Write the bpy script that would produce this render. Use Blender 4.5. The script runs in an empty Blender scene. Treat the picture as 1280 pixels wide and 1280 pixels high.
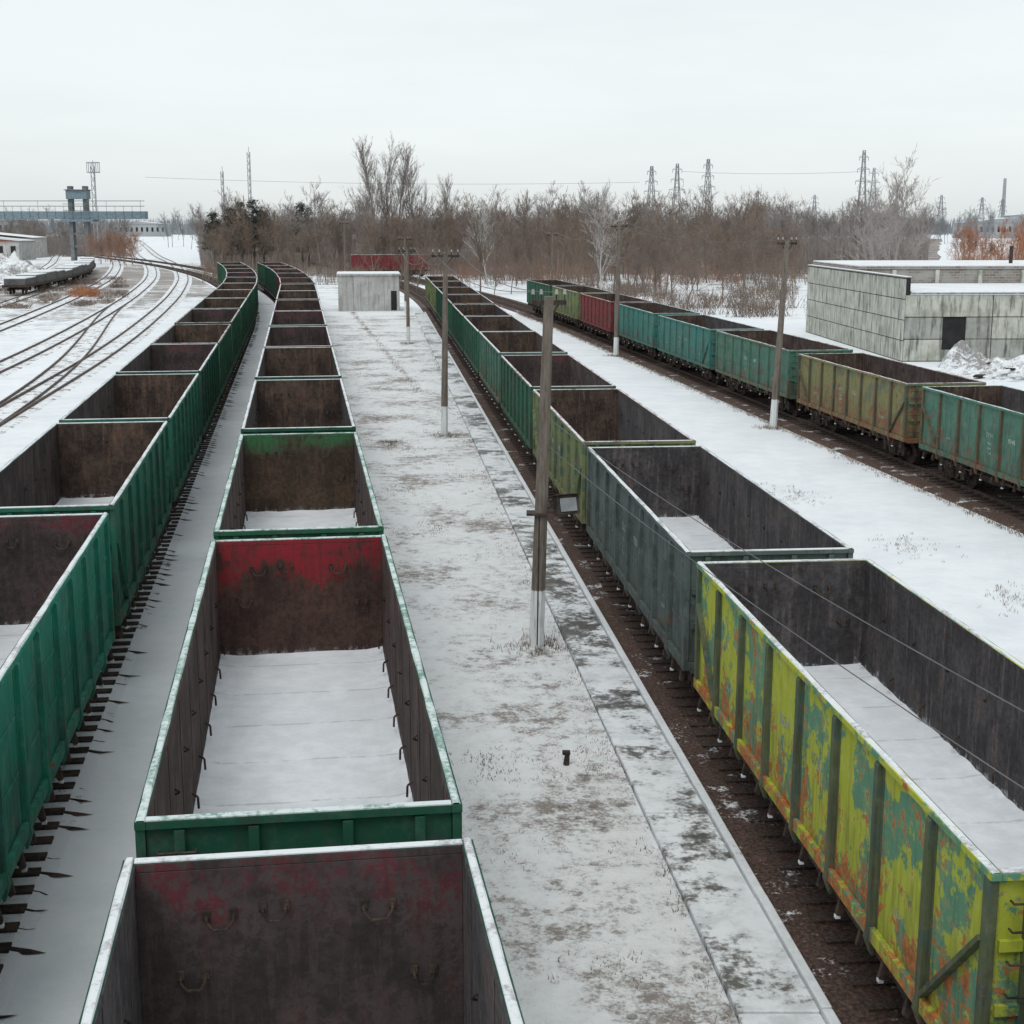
import bpy, bmesh, math, random
import numpy as np
from mathutils import Vector, Matrix, noise as mnoise
random.seed(7); np.random.seed(7)
S=bpy.context.scene
COL=S.collection
# ------------------------------------------------------------------ node helpers
def newmat(name):
    m=bpy.data.materials.new(name); m.use_nodes=True
    nt=m.node_tree; b=nt.nodes['Principled BSDF']
    return m,nt,b
def N(nt,t,**k):
    n=nt.nodes.new(t)
    for a,v in k.items(): setattr(n,a,v)
    return n
def L(nt,a,b): nt.links.new(a,b)
def c4(c): return (c[0],c[1],c[2],1)
def coords(nt,scale=(1,1,1),rand=True,kind='Object'):
    tc=N(nt,'ShaderNodeTexCoord'); mp=N(nt,'ShaderNodeMapping'); mp.inputs['Scale'].default_value=scale
    if rand:
        oi=N(nt,'ShaderNodeObjectInfo'); mu=N(nt,'ShaderNodeMath',operation='MULTIPLY'); mu.inputs[1].default_value=97.0
        L(nt,oi.outputs['Random'],mu.inputs[0])
        ad=N(nt,'ShaderNodeVectorMath',operation='ADD'); L(nt,tc.outputs[kind],ad.inputs[0]); L(nt,mu.outputs[0],ad.inputs[1])
        L(nt,ad.outputs[0],mp.inputs['Vector'])
    else: L(nt,tc.outputs[kind],mp.inputs['Vector'])
    return mp.outputs[0]
def noise(nt,vec,scale,detail=4,rough=.6):
    n=N(nt,'ShaderNodeTexNoise'); n.inputs['Scale'].default_value=scale; n.inputs['Detail'].default_value=min(detail,5); n.inputs['Roughness'].default_value=rough
    L(nt,vec,n.inputs['Vector']); return n.outputs['Fac']
def ramp(nt,fac,a,b):
    r=N(nt,'ShaderNodeMapRange',interpolation_type='SMOOTHSTEP'); r.inputs['From Min'].default_value=a; r.inputs['From Max'].default_value=b
    L(nt,fac,r.inputs['Value']); return r.outputs['Result']
def lin(nt,fac,a,b,c,d):
    r=N(nt,'ShaderNodeMapRange')
    for k,v in zip(('From Min','From Max','To Min','To Max'),(a,b,c,d)): r.inputs[k].default_value=v
    L(nt,fac,r.inputs['Value']); return r.outputs['Result']
def mix(nt,fac,a,b,blend='MIX'):
    m=N(nt,'ShaderNodeMix',data_type='RGBA',blend_type=blend)
    for s,i in((fac,0),(a,6),(b,7)):
        if isinstance(s,(int,float)): m.inputs[i].default_value=s
        elif isinstance(s,tuple): m.inputs[i].default_value=c4(s)
        else: L(nt,s,m.inputs[i])
    return m.outputs[2]
def math2(nt,op,a,b):
    m=N(nt,'ShaderNodeMath',operation=op)
    for s,i in((a,0),(b,1)):
        if isinstance(s,(int,float)): m.inputs[i].default_value=s
        else: L(nt,s,m.inputs[i])
    return m.outputs[0]
def wsum(nt,*pairs):
    o=None
    for s,w in pairs:
        t=math2(nt,'MULTIPLY',s,w); o=t if o is None else math2(nt,'ADD',o,t)
    return o
def bump(nt,b,h,strength=.3,dist=.05):
    n=N(nt,'ShaderNodeBump'); n.inputs['Strength'].default_value=strength; n.inputs['Distance'].default_value=dist
    L(nt,h,n.inputs['Height']); L(nt,n.outputs[0],b.inputs['Normal'])
def simple(name,c1,c2=None,scale=3,rough=.85,kind='Object',a=.4,b_=.6,bmp=.2):
    m,nt,b=newmat(name); v=coords(nt,rand=False,kind=kind)
    if c2 is None: c2=tuple(x*.65 for x in c1)
    n=noise(nt,v,scale,5,.65)
    L(nt,mix(nt,ramp(nt,n,a,b_),c1,c2),b.inputs['Base Color']); b.inputs['Roughness'].default_value=rough
    b.inputs['Specular IOR Level'].default_value=.2
    if bmp: bump(nt,b,n,bmp)
    return m
SNOW=(.84,.865,.885)
def zcoord(nt):
    tc=N(nt,'ShaderNodeTexCoord'); sp=N(nt,'ShaderNodeSeparateXYZ'); L(nt,tc.outputs['Object'],sp.inputs[0]); return sp.outputs['Z']
def paint(name,c1,c2,rust=.5,rustc=(.10,.045,.022),patch=.5,grime=.6,zr=.045,fade=.40):
    m,nt,b=newmat(name)
    v=coords(nt)
    big=noise(nt,v,1.3,5,.62)
    fine=noise(nt,v,11,4,.7)
    bb=wsum(nt,(big,.80),(fine,.20))
    col=mix(nt,ramp(nt,bb,.60-patch*.17,.62-patch*.15),c1,c2)
    r1=noise(nt,v,2.9,5,.72)
    st=noise(nt,coords(nt,(4,4,.45)),1.8,5,.7)
    gm=sum(c1)/3
    col=mix(nt,math2(nt,'MULTIPLY',ramp(nt,r1,.46,.70),fade),col,tuple(min(1,(x*.7+gm*.3)*1.4+.05) for x in c1))
    z=zcoord(nt)
    g=math2(nt,'ADD',st,lin(nt,z,1.0,3.4,.09,-.05))
    col=mix(nt,math2(nt,'MULTIPLY',ramp(nt,g,.46,.70),grime),col,(.045,.040,.034))
    rr=wsum(nt,(r1,.50),(fine,.30),(big,.20))
    rr=math2(nt,'ADD',rr,lin(nt,z,1.1,2.6,zr,-.01))
    t=.66-.17*rust
    rc=mix(nt,ramp(nt,fine,.35,.7),rustc,tuple(x*2.2 for x in rustc))
    col=mix(nt,ramp(nt,rr,t,t+.03),col,rc)
    L(nt,col,b.inputs['Base Color']); b.inputs['Roughness'].default_value=.78; b.inputs['Specular IOR Level'].default_value=.2
    bump(nt,b,rr,.35,.04)
    return m
def interior(name,c1,c2,redc=None,red=.5):
    m,nt,b=newmat(name)
    v=coords(nt); n1=noise(nt,v,1.1,5,.65); n2=noise(nt,coords(nt,(4,4,.4)),2.0,5,.7)
    n3=noise(nt,v,9,5,.75)
    col=mix(nt,ramp(nt,n1,.38,.66),c1,c2)
    col=mix(nt,math2(nt,'MULTIPLY',ramp(nt,n2,.48,.72),.65),col,(c2[0]*1.9,c2[1]*1.75,c2[2]*1.7))
    col=mix(nt,math2(nt,'MULTIPLY',ramp(nt,n3,.42,.66),.65),col,tuple(x*.5 for x in c1))
    rs=wsum(nt,(n1,.3),(n3,.4),(n2,.3))
    col=mix(nt,math2(nt,'MULTIPLY',ramp(nt,rs,.53,.60),.45),col,(.14,.065,.038))
    fz=math2(nt,'ADD',wsum(nt,(n3,.6),(n2,.4)),lin(nt,zcoord(nt),1.4,1.8,.18,-.1))
    col=mix(nt,math2(nt,'MULTIPLY',ramp(nt,fz,.60,.70),.6),col,(.55,.57,.60))
    if redc:
        g=lin(nt,zcoord(nt),1.8,3.3,-.15,.10)
        f=math2(nt,'ADD',wsum(nt,(n1,.45),(n2,.2),(n3,.35)),g)
        col=mix(nt,math2(nt,'MULTIPLY',ramp(nt,f,.59-.2*red,.67-.2*red),.9),col,redc)
        col=mix(nt,math2(nt,'MULTIPLY',ramp(nt,n2,.46,.70),.7),col,c1)
        col=mix(nt,math2(nt,'MULTIPLY',ramp(nt,n3,.52,.64),.5),col,c1)
    L(nt,col,b.inputs['Base Color']); b.inputs['Roughness'].default_value=.85; b.inputs['Specular IOR Level'].default_value=.15
    bump(nt,b,n3,.35,.03)
    return m
def snowmat(name,col=SNOW,dirt=(.20,.16,.13),amt=.0,scale=1.0,bs=.35,kind='Object',lines=False,prints=0,soft=.07):
    m,nt,b=newmat(name); v=coords(nt,rand=False,kind=kind)
    a=noise(nt,v,.35*scale,4,.6); f=noise(nt,v,2.6*scale,5,.72); g=noise(nt,v,16*scale,4,.7)
    s=wsum(nt,(a,.40),(f,.33),(g,.27))
    c=mix(nt,ramp(nt,wsum(nt,(a,.4),(f,.6)),.36,.64),col,tuple(x*.84 for x in col))
    t=.66-amt*.25
    c=mix(nt,math2(nt,'MULTIPLY',ramp(nt,s,t,t+soft),.85),c,mix(nt,g,dirt,tuple(x*2 for x in dirt)))
    h=math2(nt,'ADD',f,g)
    if prints:
        vo=N(nt,'ShaderNodeTexVoronoi'); vo.inputs['Scale'].default_value=2.4; L(nt,v,vo.inputs['Vector'])
        k=math2(nt,'MULTIPLY',math2(nt,'SUBTRACT',1.0,ramp(nt,vo.outputs['Distance'],.10,.20)),ramp(nt,a,.47,.56))
        c=mix(nt,math2(nt,'MULTIPLY',k,prints),c,(.22,.20,.185)); h=math2(nt,'SUBTRACT',h,k)
    if lines:
        w=N(nt,'ShaderNodeTexWave',wave_type='BANDS',bands_direction='Y'); w.inputs['Scale'].default_value=.2; w.inputs['Distortion'].default_value=.0; L(nt,v,w.inputs['Vector'])
        c=mix(nt,math2(nt,'MULTIPLY',math2(nt,'MULTIPLY',ramp(nt,w.outputs['Fac'],.994,1.0),.4),ramp(nt,f,.35,.6)),c,(.25,.25,.26))
    L(nt,c,b.inputs['Base Color']); b.inputs['Roughness'].default_value=.8; b.inputs['Specular IOR Level'].default_value=.2
    bump(nt,b,h,bs,.04)
    return m
M_snowfloor=snowmat('snow_floor',(.82,.85,.88),amt=.10,lines=True,bs=.2)
def ballastmix(name,thr,c1=(.028,.020,.018),c2=(.13,.085,.065),sn=SNOW):
    m,nt,b=newmat(name); v=coords(nt,rand=False); n=noise(nt,v,1.2,5,.7); g=noise(nt,v,18,4,.7)
    c=mix(nt,ramp(nt,g,.35,.7),c1,c2)
    s=wsum(nt,(n,.7),(g,.3))
    c=mix(nt,ramp(nt,s,thr,thr+.08),c,sn)
    L(nt,c,b.inputs['Base Color']); b.inputs['Roughness'].default_value=.9; bump(nt,b,g,.8,.04); return m
M_bal_dark=ballastmix('ballast_bare',.56,(.030,.019,.016),(.15,.085,.06)); M_bal_snow=ballastmix('ballast_snowy',.36,sn=(.80,.83,.865))
M_sleeper=ballastmix('sleeper_wood',.60)
M_rail=simple('rail_steel',(.07,.05,.045),(.16,.12,.10),8,.6)
M_under=simple('underframe_grime',(.030,.026,.024),(.08,.055,.042),5,.8)
def rimmat(name,sn,pc,a=.5,b_=.58):
    m,nt,b=newmat(name); v=coords(nt); n=wsum(nt,(noise(nt,v,1.6,5,.7),.6),(noise(nt,v,14,3,.7),.4))
    L(nt,mix(nt,ramp(nt,n,a,b_),sn,pc),b.inputs['Base Color']); b.inputs['Roughness'].default_value=.7; bump(nt,b,n,.3,.02); return m
M_rim=rimmat('rim_snow',(.70,.73,.74),(.38,.37,.38),.48,.62)
M_rim_g=rimmat('rim_green',(.60,.67,.66),(.15,.27,.22),.45,.60)
M_rim_d=rimmat('rim_rust',(.60,.57,.58),(.20,.13,.11),.46,.58)
M_rim_p=rimmat('rim_pinkish',(.70,.66,.69),(.30,.16,.18),.48,.60)
# ------------------------------------------------------------------ mesh builder
class MB:
    def __init__(s): s.v=[];s.f=[];s.m=[]
    def add(s,vs,fs,mat=0,M=None):
        o=len(s.v)
        for p in vs:
            p=Vector(p)
            if M is not None: p=M@p
            s.v.append(tuple(p))
        for f in fs: s.f.append(tuple(i+o for i in f)); s.m.append(mat)
    def box(s,x0,x1,y0,y1,z0,z1,mat=0,M=None):
        s.add([(x0,y0,z0),(x1,y0,z0),(x1,y1,z0),(x0,y1,z0),(x0,y0,z1),(x1,y0,z1),(x1,y1,z1),(x0,y1,z1)],
              [(0,3,2,1),(4,5,6,7),(0,1,5,4),(1,2,6,5),(2,3,7,6),(3,0,4,7)],mat,M)
    def beam(s,p0,p1,w,h=None,mat=0,n=4,w1=None):
        p0=Vector(p0);p1=Vector(p1);d=(p1-p0); ln=d.length
        if ln<1e-6:return
        h=h or w; w1=w if w1 is None else w1
        q=d.to_track_quat('Z','Y').to_matrix().to_4x4(); M=Matrix.Translation(p0)@q
        vs=[];k=w1/w
        for z,sc in((0,1),(ln,k)):
            for i in range(n):
                a=2*math.pi*(i+.5)/n; r=.5/math.cos(math.pi/n) if n==4 else .5
                vs.append((math.cos(a)*w*r*sc,math.sin(a)*h*r*sc,z))
        fs=[tuple(reversed(range(n))),tuple(range(n,2*n))]+[(i,(i+1)%n,n+(i+1)%n,n+i) for i in range(n)]
        s.add(vs,fs,mat,M)
    def tube(s,pts,r,mat=0,n=6):
        for a,b in zip(pts[:-1],pts[1:]): s.beam(a,b,2*r,2*r,mat,n)
    def prism(s,poly,axis,a0,a1,mat=0,M=None):
        n=len(poly); vs=[]
        for a in(a0,a1):
            for(u,w) in poly: vs.append((a,u,w) if axis=='x' else ((u,a,w) if axis=='y' else (u,w,a)))
        s.add(vs,[tuple(range(n)),tuple(reversed(range(n,2*n)))]+[(i,n+i,n+(i+1)%n,(i+1)%n) for i in range(n)],mat,M)
    def mesh(s,name):
        me=bpy.data.meshes.new(name); me.from_pydata(s.v,[],s.f); 
        me.polygons.foreach_set('material_index',s.m)
        bm=bmesh.new(); bm.from_mesh(me); bmesh.ops.recalc_face_normals(bm,faces=bm.faces); bm.to_mesh(me); bm.free()
        me.update(); return me
    def obj(s,name,mats,bevel=0,parent=None):
        me=s.mesh(name); o=bpy.data.objects.new(name,me); COL.objects.link(o)
        for m in mats: me.materials.append(m)
        if bevel:
            b=o.modifiers.new('b','BEVEL'); b.width=bevel; b.segments=1; b.limit_method='ANGLE'
        if parent: o.parent=parent
        return o
def grid_obj(name,x0,x1,y0,y1,nx,ny,zf,mat,parent=None,xf=None):
    vs=[];fs=[]
    for j in range(ny+1):
        for i in range(nx+1):
            y=y0+(y1-y0)*j/ny; x=x0+(x1-x0)*i/nx
            if xf: x=xf(x,y)
            vs.append((x,y,zf(x,y)))
    for j in range(ny):
        for i in range(nx):
            a=j*(nx+1)+i; fs.append((a,a+1,a+nx+2,a+nx+1))
    me=bpy.data.meshes.new(name); me.from_pydata(vs,[],fs); me.materials.append(mat)
    for p in me.polygons:p.use_smooth=True
    o=bpy.data.objects.new(name,me); COL.objects.link(o); o.parent=parent; return o
# ------------------------------------------------------------------ wagon meshes
def build_wagon(kind):
    b=MB(); H=6.25
    ZT=3.5
    for sx in(-1,1):
        X=lambda a,c:(min(sx*a,sx*c),max(sx*a,sx*c))
        b.box(*X(1.47,1.495),-H+.08,H-.08,1.28,3.42,0)
        b.box(*X(1.455,1.468),-H+.08,H-.08,1.42,3.42,1)
        b.box(*X(1.458,1.565),-H-.03,H+.03,3.422,ZT,0)
        b.box(*X(1.448,1.457),-H+.09,H-.09,3.424,ZT-.004,1)
        n=26; vs=[];fs=[]
        for j in range(n+1):
            y=-H-.02+(2*H+.04)*j/n; w=random.uniform(-.016,.006); hh=random.uniform(.006,.03)
            for (x,z) in((1.465-w*.5,ZT+.001),(1.478,ZT+hh),(1.540+w,ZT+hh),(1.556+w*.8,ZT+.001)): vs.append((sx*x,y,z))
        for j in range(n):
            for i in range(3): a=j*4+i; fs.append((a,a+1,a+5,a+4))
        b.add(vs,fs,4)
        b.box(*X(1.42,1.565),-H,H,1.10,1.279,0)
        for i in range(-3,4):
            y=i*1.57
            poly=[(1.496,3.421),(1.565,3.36),(1.575,1.25),(1.60,1.10),(1.53,.90),(1.496,.90)]
            b.prism([(sx*p,q) for p,q in poly],'y',y-.06,y+.06,6)
            b.box(*X(1.4955,1.507),y-.12,y+.12,1.281,3.41,6)
        for sy in(-1,1):
            y=sy*(H-.07)
            b.box(*X(1.47,1.563),y-.07,y+.07,1.281,3.42,6)
        if kind=='B':
            for i in range(-4,4):
                yc=(i+.5)*1.57
                b.box(*X(1.4955,1.512),yc-.58,yc+.58,1.95,2.02,0)
                b.box(*X(1.4955,1.512),yc-.58,yc+.58,2.68,2.75,0)
        else:
            for sy in(-1,1):
                b.beam((sx*1.53,sy*4.80,1.34),(sx*1.53,sy*6.12,2.75),.12,.06,6)
        for i in range(-8,8):
            yc=(i+.5)*.785
            b.prism([(sx*1.36,1.10),(sx*1.50,1.10),(sx*1.56,.80),(sx*1.50,.76),(sx*1.40,.92)],'y',yc-.035,yc+.035,5)
            if i%2: b.box(*X(1.50,1.565),yc-.035,yc+.035,.74,.785,4)
        b.box(*X(1.42,1.46),-H+.9,H-.9,.88,.93,5)
        for i in range(-4,5):
            y=i*1.4+.3
            b.tube([(sx*1.45,y,1.75),(sx*1.38,y,1.70),(sx*1.37,y-.05,1.56)],.018,5,5)
            b.tube([(sx*1.45,y+.5,2.7),(sx*1.395,y+.52,2.66),(sx*1.45,y+.55,2.62)],.014,5,5)
        for i in range(-4,4):
            b.box(*X(1.449,1.4545),i*1.57+.775,i*1.57+.795,1.45,3.41,1)
    for sy in(-1,1):
        Y=lambda a,c:(min(sy*a,sy*c),max(sy*a,sy*c))
        b.box(-1.466,1.466,*Y(H-.08,H-.045),1.28,3.42,0)
        b.box(-1.453,1.453,*Y(H-.095,H-.082),1.42,3.42,2)
        b.box(-1.455,1.455,*Y(H-.075,H+.03),3.422,ZT-.002,0)
        b.box(-1.447,1.447,*Y(H-.085,H-.076),3.424,ZT-.004,2)
        b.box(-1.46,1.46,*Y(H-.072,H+.022),ZT-.001,ZT+.016,4)
        for z in(1.95,2.65): b.box(-1.43,1.43,*Y(H-.044,H+.01),z,z+.12,0)
        for x in(-1.15,-.45,.45,1.15): b.box(x-.05,x+.05,*Y(H-.044,H+.028),1.30,3.40,6)
        b.box(-1.418,1.418,*Y(H-.14,H+.04),1.05,1.27,0)
        yy=sy*(H-.10); iy=sy*(H-.17)
        for (x,z,w) in((-.85,3.0,.24),(.55,3.0,.26),(-1.1,2.45,.22),(1.0,2.35,.18),(-.35,3.05,.2)):
            b.tube([(x,yy,z),(x,iy,z-.03),(x+w*.25,iy,z-.11),(x+w*.8,iy,z-.11),(x+w,iy,z-.02),(x+w,yy,z+.01)],.015,5,6)
            b.box(x-.035,x+.035,*Y(H-.115,H-.096),z-.04,z+.05,5); b.box(x+w-.035,x+w+.035,*Y(H-.115,H-.096),z-.04,z+.05,5)
        b.box(-.12,.12,*Y(H+.04,H+.36),.92,1.10,5); b.box(-.2,.2,*Y(H+.36,H+.56),.86,1.16,5)
        for z in(1.5,1.85,2.2,2.55,2.9,3.2):
            b.tube([(sy*1.35,sy*(H-.0),z),(sy*1.35,sy*(H+.08),z),(sy*1.0,sy*(H+.08),z),(sy*1.0,sy*H,z)],.014,5,5)
        cy=sy*4.32
        for wy in(-.925,.925):
            b.beam((-1.0,cy+wy,.475),(1.0,cy+wy,.475),.17,.17,5,10)
            for sx in(-1,1):
                b.beam((sx*.70,cy+wy,.475),(sx*.83,cy+wy,.475),.95,.95,5,22)
                b.beam((sx*.66,cy+wy,.475),(sx*.70,cy+wy,.475),1.02,1.02,5,22)
                b.box(min(sx*.9,sx*1.15),max(sx*.9,sx*1.15),cy+wy-.16,cy+wy+.16,.34,.64,5)
        for sx in(-1,1):
            poly=[(cy-1.2,.62),(cy-1.05,.72),(cy-.6,.88),(cy+.6,.88),(cy+1.05,.72),(cy+1.2,.62),(cy+.75,.60),(cy+.45,.28),(cy-.45,.28),(cy-.75,.60)]
            b.prism(poly,'x',min(sx*.97,sx*1.12),max(sx*.97,sx*1.12),5)
            for k in(-.2,0,.2): b.beam((sx*1.14,cy+k,.34),(sx*1.14,cy+k,.6),.15,.15,5,8)
        b.box(-1.2,1.2,cy-.2,cy+.2,.62,.84,5)
    b.box(-.25,.25,-H,H,.80,1.10,5)
    for y in(-2.6,-1.3,0,1.3,2.6): b.box(-1.38,1.38,y-.08,y+.08,.95,1.10,5)
    b.box(-1.42,1.42,-H+.1,H-.1,1.11,1.40,5)
    b.beam((-.9,.6,.7),(-.9,2.0,.7),.4,.4,5,12)
    n0=60; m0=10; vs=[];fs=[]
    for j in range(n0+1):
        for i in range(m0+1):
            x=-1.452+2.904*i/m0; y=-H+.1+(2*H-.2)*j/n0
            e=max(0,abs(x)-1.15)*.2+max(0,abs(y)-5.9)*.15
            vs.append((x,y,1.44+e*random.uniform(.3,1)+.02*mnoise.noise(Vector((x,y,3)))))
    for j in range(n0):
        for i in range(m0): a=j*(m0+1)+i; fs.append((a,a+1,a+m0+2,a+m0+1))
    b.add(vs,fs,3)
    o=b.obj('tmp',[M_under]*7,bevel=.010)
    dg=bpy.context.evaluated_depsgraph_get()
    me=bpy.data.meshes.new_from_object(o.evaluated_get(dg)); me.name='open_wagon_mesh_'+kind
    bpy.data.objects.remove(o)
    return me
WM={'A':build_wagon('A'),'B':build_wagon('B')}
I_grey=interior('interior_grey',(.052,.048,.050),(.098,.092,.094))
I_brown=interior('interior_brown',(.050,.036,.034),(.098,.074,.068))
I_dark=interior('interior_dark',(.030,.024,.023),(.062,.050,.047))
E_red=interior('end_red',(.052,.033,.029),(.098,.060,.048),(.26,.020,.030),.40)
E_red2=interior('end_red_faint',(.044,.034,.034),(.084,.064,.062),(.14,.03,.04),-.02)
E_green=interior('end_green',(.050,.037,.027),(.105,.073,.050),(.035,.14,.06),.22)
E_brown=interior('end_brown',(.044,.032,.028),(.098,.070,.053))
P={}
P['teal']=paint('paint_teal_green',(.022,.215,.140),(.035,.17,.12),.25,patch=.35,grime=.6,fade=.5)
P['teal2']=paint('paint_teal_green_worn',(.022,.135,.088),(.035,.105,.075),.35,patch=.4,grime=.65,fade=.5)
P['green']=paint('paint_green',(.027,.108,.063),(.045,.088,.062),.38,patch=.45)
P['dkgreen']=paint('paint_dark_green',(.014,.076,.046),(.028,.062,.045),.22,patch=.35)
P['greygreen']=paint('paint_grey_green',(.095,.125,.118),(.068,.090,.084),.35,patch=.5)
P['yellow']=paint('paint_yellow_green',(.42,.46,.050),(.12,.27,.17),.70,(.24,.09,.03),patch=.64,grime=.42,zr=.065)
P['olive']=paint('paint_olive',(.17,.20,.085),(.095,.14,.09),.5,(.11,.055,.03),patch=.5)
P['rusty']=paint('paint_rusty_yellow',(.20,.20,.085),(.10,.17,.12),.88,(.13,.06,.035),patch=.5)
P['turq']=paint('paint_turquoise',(.050,.19,.165),(.075,.155,.13),.60,(.08,.045,.03),patch=.4)
P['turq2']=paint('paint_pale_green',(.075,.175,.130),(.055,.145,.11),.68,(.10,.055,.035),patch=.5)
P['red']=paint('paint_red',(.19,.032,.036),(.12,.045,.045),.5,patch=.4)
P['maroon']=paint('paint_maroon',(.10,.028,.030),(.08,.035,.035),.3,patch=.4)
P['post']=paint('paint_post',(.105,.125,.065),(.080,.115,.085),.5,(.10,.055,.03),patch=.5)
P['postrust']=paint('paint_post_rust',(.10,.09,.055),(.07,.08,.055),.7,(.09,.05,.03),patch=.5)
M_sten=rimmat('stencil_white',(.42,.47,.44),(.18,.24,.18),.42,.55)
def textmesh(s,size):
    cu=bpy.data.curves.new('t','FONT'); cu.body=s; cu.size=size; cu.align_x='CENTER'; cu.offset=.004
    o=bpy.data.objects.new('t',cu); COL.objects.link(o)
    dg=bpy.context.evaluated_depsgraph_get()
    me=bpy.data.meshes.new_from_object(o.evaluated_get(dg)); bpy.data.objects.remove(o)
    me.materials.clear(); me.materials.append(M_sten); return me
def wagon(x,y,ang,z,sz,mesh,pt,post=None,inner=None,end=None,rim=None,side=0,name='open_freight_wagon',floor=None):
    o=bpy.data.objects.new(name,WM[mesh]); COL.objects.link(o)
    o.location=(x,y,z); o.rotation_euler=(0,0,ang); o.scale=(1,1,sz)
    mats=[P[pt],inner or I_grey,end or E_brown,floor or M_snowfloor,rim or M_rim,M_under,P[post or pt]]
    for i,m in enumerate(mats):
        o.material_slots[i].link='OBJECT'; o.material_slots[i].material=m
    if side:
        num=''.join(random.choice('0123456789') for _ in range(8))
        for (t,yy,zz,s) in((num[:4],-.78,2.35,.24),(num[4:],.78,2.35,.24),('68.5 t',-.78,2.1,.12),('22.4 t',-.78,1.93,.12),('76 m3',-.78,1.76,.12),('12.7.06',3.93,1.75,.12),('dep 33',-3.93,1.8,.12)):
            c=bpy.data.objects.new('stencil_text',textmesh(t,s)); COL.objects.link(c); c.parent=o
            c.location=(side*1.4995,yy*(1 if side>0 else -1),zz); c.rotation_euler=(math.radians(90),0,math.radians(90*side))
    return o
# ------------------------------------------------------------------ tracks
def tk1(Y): return -5.39-.1437*Y-max(0,Y-125)**2/1400
def tk2(Y): return -.13-.1437*Y-max(0,Y-125)**2/1400
def tk4(Y): return 7.16-.0938*Y-max(0,Y-150)**2/1500
def tk5(Y): return 23.6-.134*Y-max(0,Y-120)**2/1800
LP=[(-20,-13.5),(30,-20),(70,-24.8),(106,-29.3),(150,-36.2),(195,-44.2),(250,-55.5),(320,-73),(390,-93),(540,-133),(700,-176),(1200,-320)]
from bisect import bisect
def catm(Y):
    i=max(1,min(len(LP)-3,bisect([p[0] for p in LP],Y)-1))
    (y0,x0),(y1,x1),(y2,x2),(y3,x3)=LP[i-1],LP[i],LP[i+1],LP[i+2]
    t=(Y-y1)/(y2-y1); m1=(x2-x0)/(y2-y0)*(y2-y1); m2=(x3-x1)/(y3-y1)*(y2-y1)
    return (2*t**3-3*t*t+1)*x1+(t**3-2*t*t+t)*m1+(-2*t**3+3*t*t)*x2+(t**3-t*t)*m2
def off(f,d):
    def g(Y): return f(Y)+d*1.02
    return g
def ang(f,Y): return -math.atan((f(Y+.5)-f(Y-.5)))
def track(f,y0,y1,mats,bedw=1.7,bedz=.07,sleep=True,spike=0,step=4.0,rz=.2):
    b=MB(); ys=np.arange(y0,y1+step,step)
    def ribbon(prof,mat):
        o=len(b.v); n=len(prof)
        for Y in ys:
            a=ang(f,Y); X=f(Y)
            for(d,z) in prof: b.v.append((X+d*math.cos(a),Y+d*math.sin(a),z))
        for j in range(len(ys)-1):
            for i in range(n-1):
                k=o+j*n+i; b.f.append((k,k+1,k+n+1,k+n)); b.m.append(mat)
    ribbon([(-bedw-.25,-.01),(-bedw,bedz),(bedw,bedz),(bedw+.25,-.01)],0)
    for r in(-.76,.76):
        ribbon([(r-.06,bedz+.0),(r-.02,bedz+.03),(r-.036,rz-.04),(r-.036,rz),(r+.036,rz),(r+.036,rz-.04),(r+.02,bedz+.03),(r+.06,bedz)],1)
    if sleep:
        Y=y0
        while Y<y1:
            a=ang(f,Y); M=Matrix.Translation((f(Y),Y,0))@Matrix.Rotation(a+random.uniform(-.02,.02),4,'Z')
            b.box(-1.36,1.36,-.12,.12,.01,bedz+.035,2,M)
            if spike:
                l=random.uniform(.1,.55); w=random.uniform(.05,.11)
                b.add([(1.2,-w,.02),(1.2,w,.02),(1.3+l,random.uniform(-.08,.08),.012),(1.2,-w*.7,.10),(1.2,w*.7,.10),(1.3+l*.6,0,.045)],[(0,1,4,3),(0,3,5,2),(1,2,5,4),(3,4,5)],2,M)
            Y+=.56
    return b.obj('railway_track',mats)
track(tk1,-10,420,[M_bal_snow,M_rail,M_under],1.35,spike=1)
track(tk2,-10,420,[M_bal_snow,M_rail,M_under],1.35,spike=1)
track(tk4,-10,330,[M_bal_dark,M_rail,M_sleeper],1.75)
track(tk5,10,330,[M_bal_dark,M_rail,M_sleeper],1.9)
M_bed_l=ballastmix('ballast_left',.41,(.09,.075,.065),(.24,.19,.16))
for d,yb in((0,-20),(-5.2,-20),(-12,-20),(-18,20),(-26,60)):
    track(off(catm,d),yb,900,[M_bed_l,M_rail,M_sleeper],1.2,.035,sleep=False,step=6,rz=.17)
def crs(Y):
    t=min(1,max(0,(Y-60)/110)); t=t*t*(3-2*t); return catm(Y)*(1-t)+(catm(Y)-5.2*1.02)*t
track(crs,62,168,[M_bed_l,M_rail,M_sleeper],.9,.03,sleep=False,rz=.165)
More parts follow.
